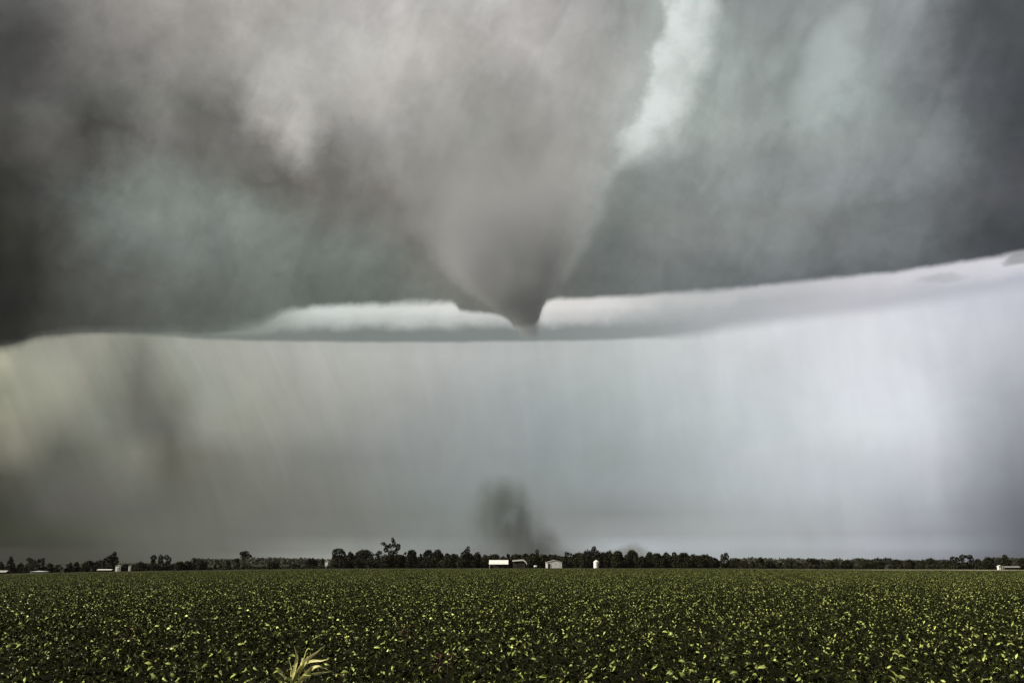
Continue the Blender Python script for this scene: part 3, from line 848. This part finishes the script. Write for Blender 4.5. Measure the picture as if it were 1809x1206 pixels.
# second shed: only the pale edge of its roof shows, dropping at the right
o = empty('shed', spot(918, D), 'dark shed with a thin white roof edge sloping down at its right end', 'shed', G_B)
w = 25 * m; h = (yb(918) - 991.5) * m
slab_roof('roof', [(-w / 2, h + 0.1), (w * 0.22, h + 0.55), (w * 0.40, h - 0.35), (w * 0.5, h - 1.75)], -3.2, 4, 0.75, M_white, o)
box('wall', -w / 2 + 0.3, w * 0.38, -2.6, 3.6, 0, h - 0.5, M_darkwood, o)
box('door', -w * 0.25, w * 0.15, -2.68, -2.603, 0, h - 1.4, M_dark, o)
# gabled white shed with a doorway at the left of its front
o = empty('shed', spot(978.5, D), 'white gabled metal shed with a dark doorway at its left', 'shed', G_B)
w = 27 * m; h = (yb(978) - 993.5) * m + 0.25; rise = 3.6 * m
gable_walls('wall', w, 9, h, rise, M_white, o, peak=0.52)
slab_roof('roof', [(-w / 2 - 0.3, h - 0.02), (w * 0.02, h + rise + 0.08), (w / 2 + 0.3, h - 0.02)], -4.8, 4.7, 0.14, M_white, o)
dr = box('door', -w * 0.40, -w * 0.24, -4.56, -4.503, 0, h * 0.78, M_dark, o)
box('frame', -w * 0.42, -w * 0.402, -4.60, -4.503, 0, h * 0.82, M_white, dr)
box('frame', -w * 0.238, -w * 0.22, -4.60, -4.503, 0, h * 0.82, M_white, dr)
for k_ in range(9):
    xx = -w * 0.17 + w * 0.64 * k_ / 8
    box('rib', xx - 0.04, xx + 0.04, -4.56, -4.502, 0.05, h * 0.97, M_greymetal, o)
# round grain bin
D2 = 580; m2 = BM(D2)
o = empty('grain_bin', spot(1053.5, D2), 'small round white grain bin with a conical roof', 'grain bin', G_B)
rb = 4.7 * m2; hb = (yb(1053) - 992) * m2
def ring_body(name, prof, n, material, parent):
    v, f = [], []
    for (rr, z) in prof:
        for k_ in range(n):
            an = 2 * math.pi * k_ / n
            v.append((rr * math.cos(an), rr * math.sin(an), z))
    for i in range(len(prof) - 1):
        for k_ in range(n):
            q_ = (k_ + 1) % n
            f.append((i * n + k_, i * n + q_, (i + 1) * n + q_, (i + 1) * n + k_))
    f.append(tuple((len(prof) - 1) * n + k_ for k_ in range(n)))
    return mesh_obj(name, v, f, material, parent, smooth=False)
prof = []
for k_ in range(21):
    prof.append((rb + (0.03 if k_ % 2 else 0.0), hb * k_ / 20))
ring_body('wall', prof, 28, M_white, o)
rf = ring_body('roof', [(rb + 0.12, hb - 0.02), (rb + 0.10, hb + 0.05), (rb * 0.3, hb + 0.95), (0.12, hb + 1.1)], 28, M_white, o)
ring_body('cap', [(0.3, hb + 1.02), (0.3, hb + 1.22), (0.05, hb + 1.3)], 12, M_greymetal, rf)
box('door', 0.35 * rb, 0.75 * rb, -rb * 1.0 - 0.03, -rb * 0.62, 0.3, hb * 0.72, M_dark, o)
# small things by the sheds
o = empty('storage_tank', spot(946, 560), 'small white storage tank on legs in front of the scrub', 'tank', G_B)
v, f = [], []
n = 14; rt = 0.55
for xx, rr in ((-0.95, 0.15), (-0.85, rt * 0.75), (-0.6, rt), (0.6, rt), (0.85, rt * 0.75), (0.95, 0.15)):
    for k_ in range(n):
        an = 2 * math.pi * k_ / n
        v.append((xx, rr * math.cos(an), 0.95 + rr * math.sin(an)))
for i in range(5):
    for k_ in range(n):
        q_ = (k_ + 1) % n
        f.append((i * n + k_, i * n + q_, (i + 1) * n + q_, (i + 1) * n + k_))
f += [tuple(range(n)), tuple(5 * n + k_ for k_ in range(n))]
mesh_obj('body', v, f, M_white, o, smooth=True)
for sx in (-0.5, 0.5):
    for sy in (-0.25, 0.25):
        box('leg', sx - 0.05, sx + 0.05, sy - 0.05, sy + 0.05, 0, 0.6, M_greymetal, o)

def house(X, wpx, Ytop, Yeave, D, label, wall, roof, axis='y', depth=7, door=None, window=None, name='house', cat='house', base=None, hip=False):
    m = BM(D)
    x, y, z = spot(X, D)
    o = empty(name, (x, y, z), label, cat, G_B)
    w = wpx * m
    ze, zt = at(X, Yeave, D).z - z, at(X, Ytop, D).z - z
    ze = max(ze, 0.9); zt = max(zt, ze + 0.3)
    if hip:
        box('wall', -w / 2 + 0.4, w / 2 - 0.4, -depth / 2 + 0.4, depth / 2 - 0.4, 0, ze, wall, o)
        v = [(-w / 2, -depth / 2, ze), (w / 2, -depth / 2, ze), (w / 2, depth / 2, ze), (-w / 2, depth / 2, ze), (-w * 0.08, 0, zt), (w * 0.10, 0, zt)]
        solid('roof', v, [(0, 1, 5, 4), (1, 2, 5), (2, 3, 4, 5), (3, 0, 4), (0, 3, 2, 1)], roof, o)
    elif axis == 'y':
        gable_walls('wall', w, depth, ze, zt - ze, wall, o)
        slab_roof('roof', [(-w / 2 - 0.2, ze - 0.01), (0, zt + 0.05), (w / 2 + 0.2, ze - 0.01)], -depth / 2 - 0.25, depth / 2 + 0.25, 0.12, roof, o)
    else:
        gable_walls('wall', w, depth, ze, zt - ze, wall, o, axis='x')
        slab_roof('roof', [(-depth / 2 - 0.3, ze - 0.01), (0, zt + 0.05), (depth / 2 + 0.3, ze - 0.01)], -w / 2 - 0.2, w / 2 + 0.2, 0.12, roof, o, axis='x')
    fy = -depth / 2 - 0.06 + (0.4 if hip else 0)
    if door: box('door', w * door - min(0.5, w * 0.1), w * door + min(0.5, w * 0.1), fy, fy + 0.057, 0, min(2.1, ze * 0.85), M_dark, o)
    if window:
        for q_ in window:
            wd = box('window', w * q_ - 0.45, w * q_ + 0.45, fy, fy + 0.057, ze * 0.42, ze * 0.82, M_dark, o)
            box('sill', w * q_ - 0.55, w * q_ + 0.55, fy - 0.06, fy + 0.05, ze * 0.42 - 0.1, ze * 0.42 - 0.003, M_white, wd)
    return o
house(71, 24, 1009.3, 1013.0, 560, 'low building with a pale hipped roof in the grass on the left', M_greymetal, M_white, hip=True, depth=8)
house(5, 20, 1007.5, 1012.2, 560, 'low shed with a pale sloping roof at the far left', M_darkwood, M_greymetal, axis='x', depth=5, name='shed', cat='shed')
house(187, 24, 1009.6, 1011.6, 560, 'long low shed with a flat pale roof below the peaked tree', M_darkwood, M_white, axis='x', depth=4, name='shed', cat='shed')
house(113, 7, 999, 1003.5, 590, 'small hut with a slanted pale roof among dark scrub', M_darkwood, M_greymetal, axis='y', depth=4, name='shed', cat='shed')
house(209, 6, 997.5, 999, 590, 'white house wall showing right of the peaked tree', M_white, M_greymetal, door=0.22, depth=3)
house(230, 3.5, 998, 999.3, 592, 'small white outbuilding standing alone right of the white house', M_white, M_greymetal, depth=1.6, door=0.15, name='shed', cat='shed')
house(577.5, 5, 989.5, 991.5, 622, 'tiny bright white shed in the gap left of the hollow-crowned tree', M_white, M_white, depth=4, name='shed', cat='shed', door=0.2)
house(1077, 6, 987.5, 990.5, 622, 'small pale shed peeping out of the trees right of the grain bin', M_white, M_greymetal, depth=4, name='shed', cat='shed', window=[0.0])
house(1190, 5, 985.5, 988, 622, 'faint grey shed buried among the trees below the narrow tree', M_greymetal, M_greymetal, depth=4, name='shed', cat='shed', door=0.1)
house(1226, 7, 989, 993, 622, 'grey gabled shed half hidden low in the trees', M_greymetal, M_greymetal, depth=4, name='shed', cat='shed', door=0.1)
house(1766, 6.5, 998.5, 1000, 580, 'small white shed beside the bell-shaped tree', M_white, M_white, depth=2, name='shed', cat='shed', door=0.2)
house(1786, 26, 1000.3, 1001.6, 584, 'long low grey shed right of the small white shed', M_darkwood, M_greymetal, axis='x', depth=3, name='shed', cat='shed', door=0.3)

# ------------------------------------------------------------------ corn plant standing in the soybeans
CD = 9.6
def cz(px, py, dy=0.0):
    return at(380 + px / 4.307, 1080 + py / 4.307, CD + dy)
root = at(516, 1206, CD); root.z = ground_z(root.x, CD)
corn = empty('corn_plant', root, 'pale yellow-green corn plant sticking up out of the soybeans', 'corn plant')
def spline(p, n):
    out = []
    for i in range(len(p) - 1):
        p0, p1, p2, p3 = p[max(i - 1, 0)], p[i], p[i + 1], p[min(i + 2, len(p) - 1)]
        for k_ in range(n):
            t = k_ / n
            out.append(0.5 * ((2 * p1) + (p2 - p0) * t + (2 * p0 - 5 * p1 + 4 * p2 - p3) * t * t + (3 * p1 - p0 - 3 * p2 + p3) * t ** 3))
    out.append(p[-1])
    return out
def blade(points, width, twist, seed):
    """a long strap leaf, creased along its midrib"""
    r = random.Random(seed)
    p = [q - root for q in spline(points, 5)]
    v, f, tn = [], [], []
    n = len(p)
    for i, c in enumerate(p):
        d = (p[min(i + 1, n - 1)] - p[max(i - 1, 0)]).normalized()
        side = d.cross(Vector((math.sin(twist + i * 0.07), -math.cos(twist + i * 0.07), 0.35))).normalized()
        nn = side.cross(d).normalized()
        u = i / (n - 1)
        w = 0.8 * width * (0.35 + 0.65 * math.sin(math.pi * min(1, u * 0.75 + 0.22))) * (1 - u ** 4)
        wave = 0.12 * w * math.sin(i * 1.7 + seed)
        v += [c + side * w * 0.5 + nn * (w * 0.18 + wave), c, c - side * w * 0.5 + nn * (w * 0.18 - wave)]
        t = min(1, max(0, 0.35 + 0.5 * u + r.gauss(0, 0.06)))
        tn += [t, t * 0.8, t]
    for i in range(n - 1):
        a = 3 * i
        f += [(a, a + 1, a + 4, a + 3), (a + 1, a + 2, a + 5, a + 4)]
    o = mesh_obj('leaf', v, f, M_corn, corn, smooth=True)
    o.data.attributes.new('tint', 'FLOAT', 'POINT').data.foreach_set('value', tn)
L_ = [
 ([cz(572,600), cz(545,535,-.05), cz(520,490,-.1), cz(470,455,-.15)], 0.050, 0.3),
 ([cz(575,560), cz(572,490,-.02), cz(575,420,-.05), cz(555,350,-.1)], 0.042, 1.0),
 ([cz(585,540), cz(600,450,.02), cz(622,350,.05), cz(600,255,.05)], 0.040, -0.4),
 ([cz(590,540), cz(622,455,.0), cz(668,365,-.05), cz(695,290,-.1), cz(728,280,-.15)], 0.032, 0.6),
 ([cz(600,530), cz(640,440,.03), cz(690,370,.1), cz(770,310,.2), cz(840,248,.25)], 0.046, 0.2),
 ([cz(620,500), cz(680,402,.0), cz(740,375,-.1), cz(810,372,-.15), cz(872,355,-.2)], 0.034, -0.7),
 ([cz(610,590), cz(650,520,-.05), cz(720,440,-.15), cz(800,420,-.2), cz(880,455,-.25), cz(985,488,-.3)], 0.050, 0.1),
 ([cz(615,580), cz(690,495,.05), cz(800,465,.15), cz(885,455,.2)], 0.034, 0.8),
 ([cz(600,520), cz(630,440,.0), cz(655,385,.0), cz(662,345,.0)], 0.050, 1.4),
 ([cz(640,470), cz(700,370,.05), cz(725,330,.1), cz(722,300,.12)], 0.028, 0.4),
]
for i, (p, w, tw) in enumerate(L_):
    blade(p, w, tw, i)
segs = []
stalk = [Vector((0, 0, 0)), cz(578, 640) - root, cz(590, 560) - root, cz(612, 490) - root, cz(640, 420) - root]
for i in range(4):
    segs.append((stalk[i], 0.014 - 0.002 * i, stalk[i + 1], 0.012 - 0.002 * i))
tubes('stalk', segs, M_corn_green, corn, 8)
# a few withered reddish weeds
for i, (X, Y, D, lab) in enumerate(((716, 1108, 15.6, 'reddish withered weed in the soybeans above the corn plant, farthest of three'), (788, 1163, 11.0, 'reddish withered weed in the soybeans right of the corn plant'), (231, 1113, 15.2, 'reddish withered weed in the soybeans on the left'))):
    p = at(X, Y, D)
    g = ground_z(p.x, D)
    o = empty('weed', (p.x, D, g), lab, 'weed', 'withered weeds in the crop')
    r = random.Random(i + 50)
    H = p.z - g
    tubes('stem', [(Vector((0, 0, 0)), 0.008, Vector((0.02, 0, H)), 0.004)], M_bark, o, 5)
    v, f, tn = [], [], []
    for k_ in range(16):
        a = r.uniform(0, 6.28)
        leaflet(v, f, tn, Vector((r.gauss(0, 0.05), r.gauss(0, 0.03), H + r.uniform(-0.12, 0.06))), Vector((math.cos(a), math.sin(a), r.uniform(-0.8, 0.4))), Vector((r.gauss(0, .6), r.gauss(0, .6), 1)), r.uniform(0.06, 0.1), 0.04, 0.01, r.random())
    lo = mesh_obj('foliage', v, f, M_wither, o)
    lo.data.attributes.new('tint', 'FLOAT', 'POINT').data.foreach_set('value', tn)

# ------------------------------------------------------------------ funnel cloud and the dust it raises
def vol_mat(name, prof, dens, color, nscale, lo, hi, cut, aniso=0.0, sharp=0.55):
    """prof: (z, centre x, radius); density falls off from the axis, broken up by turbulence"""
    def b(T, out):
        pos = T.new('ShaderNodeTexCoord').outputs['Object']
        sp = T.new('ShaderNodeSeparateXYZ'); T.t.links.new(pos, sp.inputs[0])
        warp = T.sub(T.noise(pos, nscale * 0.5, 4, 0.55), 0.5)
        warp2 = T.sub(T.noise(T.offset_vec(pos, (900, 400, 130)), nscale * 0.5, 4, 0.55), 0.5)
        cx = T.curve(sp.outputs[2], [(p[0], p[1]) for p in prof])
        rr = T.curve(sp.outputs[2], [(p[0], p[2]) for p in prof])
        ddx = T.add(T.sub(sp.outputs[0], cx), T.mul(T.mul(warp, rr), 1.1))
        ddy = T.add(sp.outputs[1], T.mul(T.mul(warp2, rr), 1.1))
        d = T.div(T.math('SQRT', T.add(T.mul(ddx, ddx), T.mul(ddy, ddy))), rr)
        fall = T.smooth(d, 1.0, sharp)
        n = T.noise(T.scale_vec(pos, (1, 1, 0.5)), nscale, 8, 0.64)
        br = T.smooth(n, lo, hi)
        dz_ = T.curve(sp.outputs[2], dens)
        vol = T.new('ShaderNodeVolumePrincipled')
        vol.inputs['Color'].default_value = (*color, 1)
        vol.inputs['Anisotropy'].default_value = aniso
        T.put(vol.inputs['Density'], T.mul(T.mul(fall, br), dz_))
        T.t.links.new(vol.outputs[0], out.inputs['Volume'])
    return mat(name, b)
def column_obj(name, loc, prof, grow, material, n=28, seed=1):
    r = random.Random(seed)
    v, f = [], []
    for (z, cx_, rad) in prof:
        for k_ in range(n):
            an = 2 * math.pi * k_ / n
            q_ = rad * grow * (1 + r.uniform(-0.04, 0.04))
            v.append((cx_ + q_ * math.cos(an), q_ * math.sin(an), z))
    for i in range(len(prof) - 1):
        for k_ in range(n):
            q_ = (k_ + 1) % n
            f.append((i * n + k_, i * n + q_, (i + 1) * n + q_, (i + 1) * n + k_))
    f.append(tuple(reversed(range(n))))
    f.append(tuple((len(prof) - 1) * n + k_ for k_ in range(n)))
    o = mesh_obj(name, v, f, material)
    o.location = loc
    return o
FD = 1500.0
rows = [(628,936,942),(612,930,946),(596,918,952),(575,903,956),(560,888,960),(545,866,966),(520,820,986),(480,782,1004),(440,748,1024),(400,722,1046),(350,700,1068),(300,682,1082),(250,660,1095),(200,640,1108)]
tip = at(935, 628, FD)
fprof = []
for (Y, xa, xb) in rows:
    a, b_ = at(xa, Y, FD), at(xb, Y, FD)
    fprof.append((a.z - tip.z, (a.x + b_.x) / 2 - tip.x, (b_.x - a.x) / 2 * 1.12))
zs = [p[0] for p in fprof]
fd = [(zs[0], 0.001), (zs[1], 0.003), (zs[2], 0.010), (zs[3], 0.040), (zs[4], 0.040), (zs[6], 0.026), (zs[7], 0.020), (zs[8], 0.0155), (zs[9], 0.010), (zs[10], 0.0055), (zs[11], 0.0026), (zs[12], 0.0012), (zs[13], 0.0)]
M_funnel = vol_mat('funnel_cloud_vapour', fprof, fd, (0.555, 0.575, 0.62), 0.017, 0.20, 0.60, 1.0, sharp=0.5)
fo = column_obj('funnel_cloud', tip, fprof, 1.15, M_funnel)
tag(fo, 'grey-brown funnel cloud tapering down from the dark storm cloud', 'funnel cloud', kind='thing')
DD = 1480.0
rows = [(832,868,918),(856,842,932),(882,838,940),(908,840,948),(932,842,958),(954,842,978),(975,836,1010),(1000,820,1060)]
bp = at(905, 1000, DD); bp.z = ground_z(bp.x, DD) + 0.3
dprof = []
for (Y, xa, xb) in reversed(rows):
    a, b_ = at(xa, Y, DD), at(xb, Y, DD)
    dprof.append((max(a.z - bp.z, 0.0), (a.x + b_.x) / 2 - bp.x, (b_.x - a.x) / 2 * 1.4))
zd = [p[0] for p in dprof]
dd_ = [(zd[0], 0.020), (zd[1], 0.024), (zd[2], 0.034), (zd[3], 0.055), (zd[4], 0.058), (zd[5], 0.046), (zd[6], 0.020), (zd[7], 0.0)]
M_dust = vol_mat('dust', dprof, dd_, (0.23, 0.26, 0.27), 0.04, 0.30, 0.64, 1.0, sharp=0.05)
do = column_obj('dust_cloud', bp, dprof, 1.1, M_dust, seed=4)
tag(do, 'dark column of dust rising behind the trees below the funnel', 'dust cloud', kind='thing')
rows = [(956,1112,1130),(964,1095,1138),(974,1070,1142),(986,1060,1145),(1000,1060,1145)]
bp = at(1105, 1000, DD); bp.z = ground_z(bp.x, DD) + 0.3
wprof = []
for (Y, xa, xb) in reversed(rows):
    a, b_ = at(xa, Y, DD), at(xb, Y, DD)
    wprof.append((max(a.z - bp.z, 0.0), (a.x + b_.x) / 2 - bp.x, (b_.x - a.x) / 2 * 1.5))
zw = [p[0] for p in wprof]
M_dust2 = vol_mat('low_dust', wprof, [(zw[0], 0.03), (zw[2], 0.034), (zw[3], 0.024), (zw[4], 0.0)], (0.27, 0.28, 0.28), 0.05, 0.3, 0.65, 1.0, sharp=0.1)
wo = column_obj('dust_cloud', bp, wprof, 1.1, M_dust2, seed=6)
tag(wo, 'small low puff of dark dust over the square-topped tree', 'dust cloud', kind='thing')

# ------------------------------------------------------------------ the air
def b_haze(T, out):
    vol = T.new('ShaderNodeVolumePrincipled')
    vol.inputs['Color'].default_value = (0.20, 0.20, 0.195, 1)
    vol.inputs['Density'].default_value = 0.00004
    vol.inputs['Anisotropy'].default_value = 0.0
    T.t.links.new(vol.outputs[0], out.inputs['Volume'])
M_haze = mat('hazy_air', b_haze)
zmin = min(v[2] for v in gv) - 1.0
ztop = 165.0
hz = box('haze', -14100, 14100, -400, 13900, zmin, ztop, M_haze, None)
tag(hz, kind='stuff')
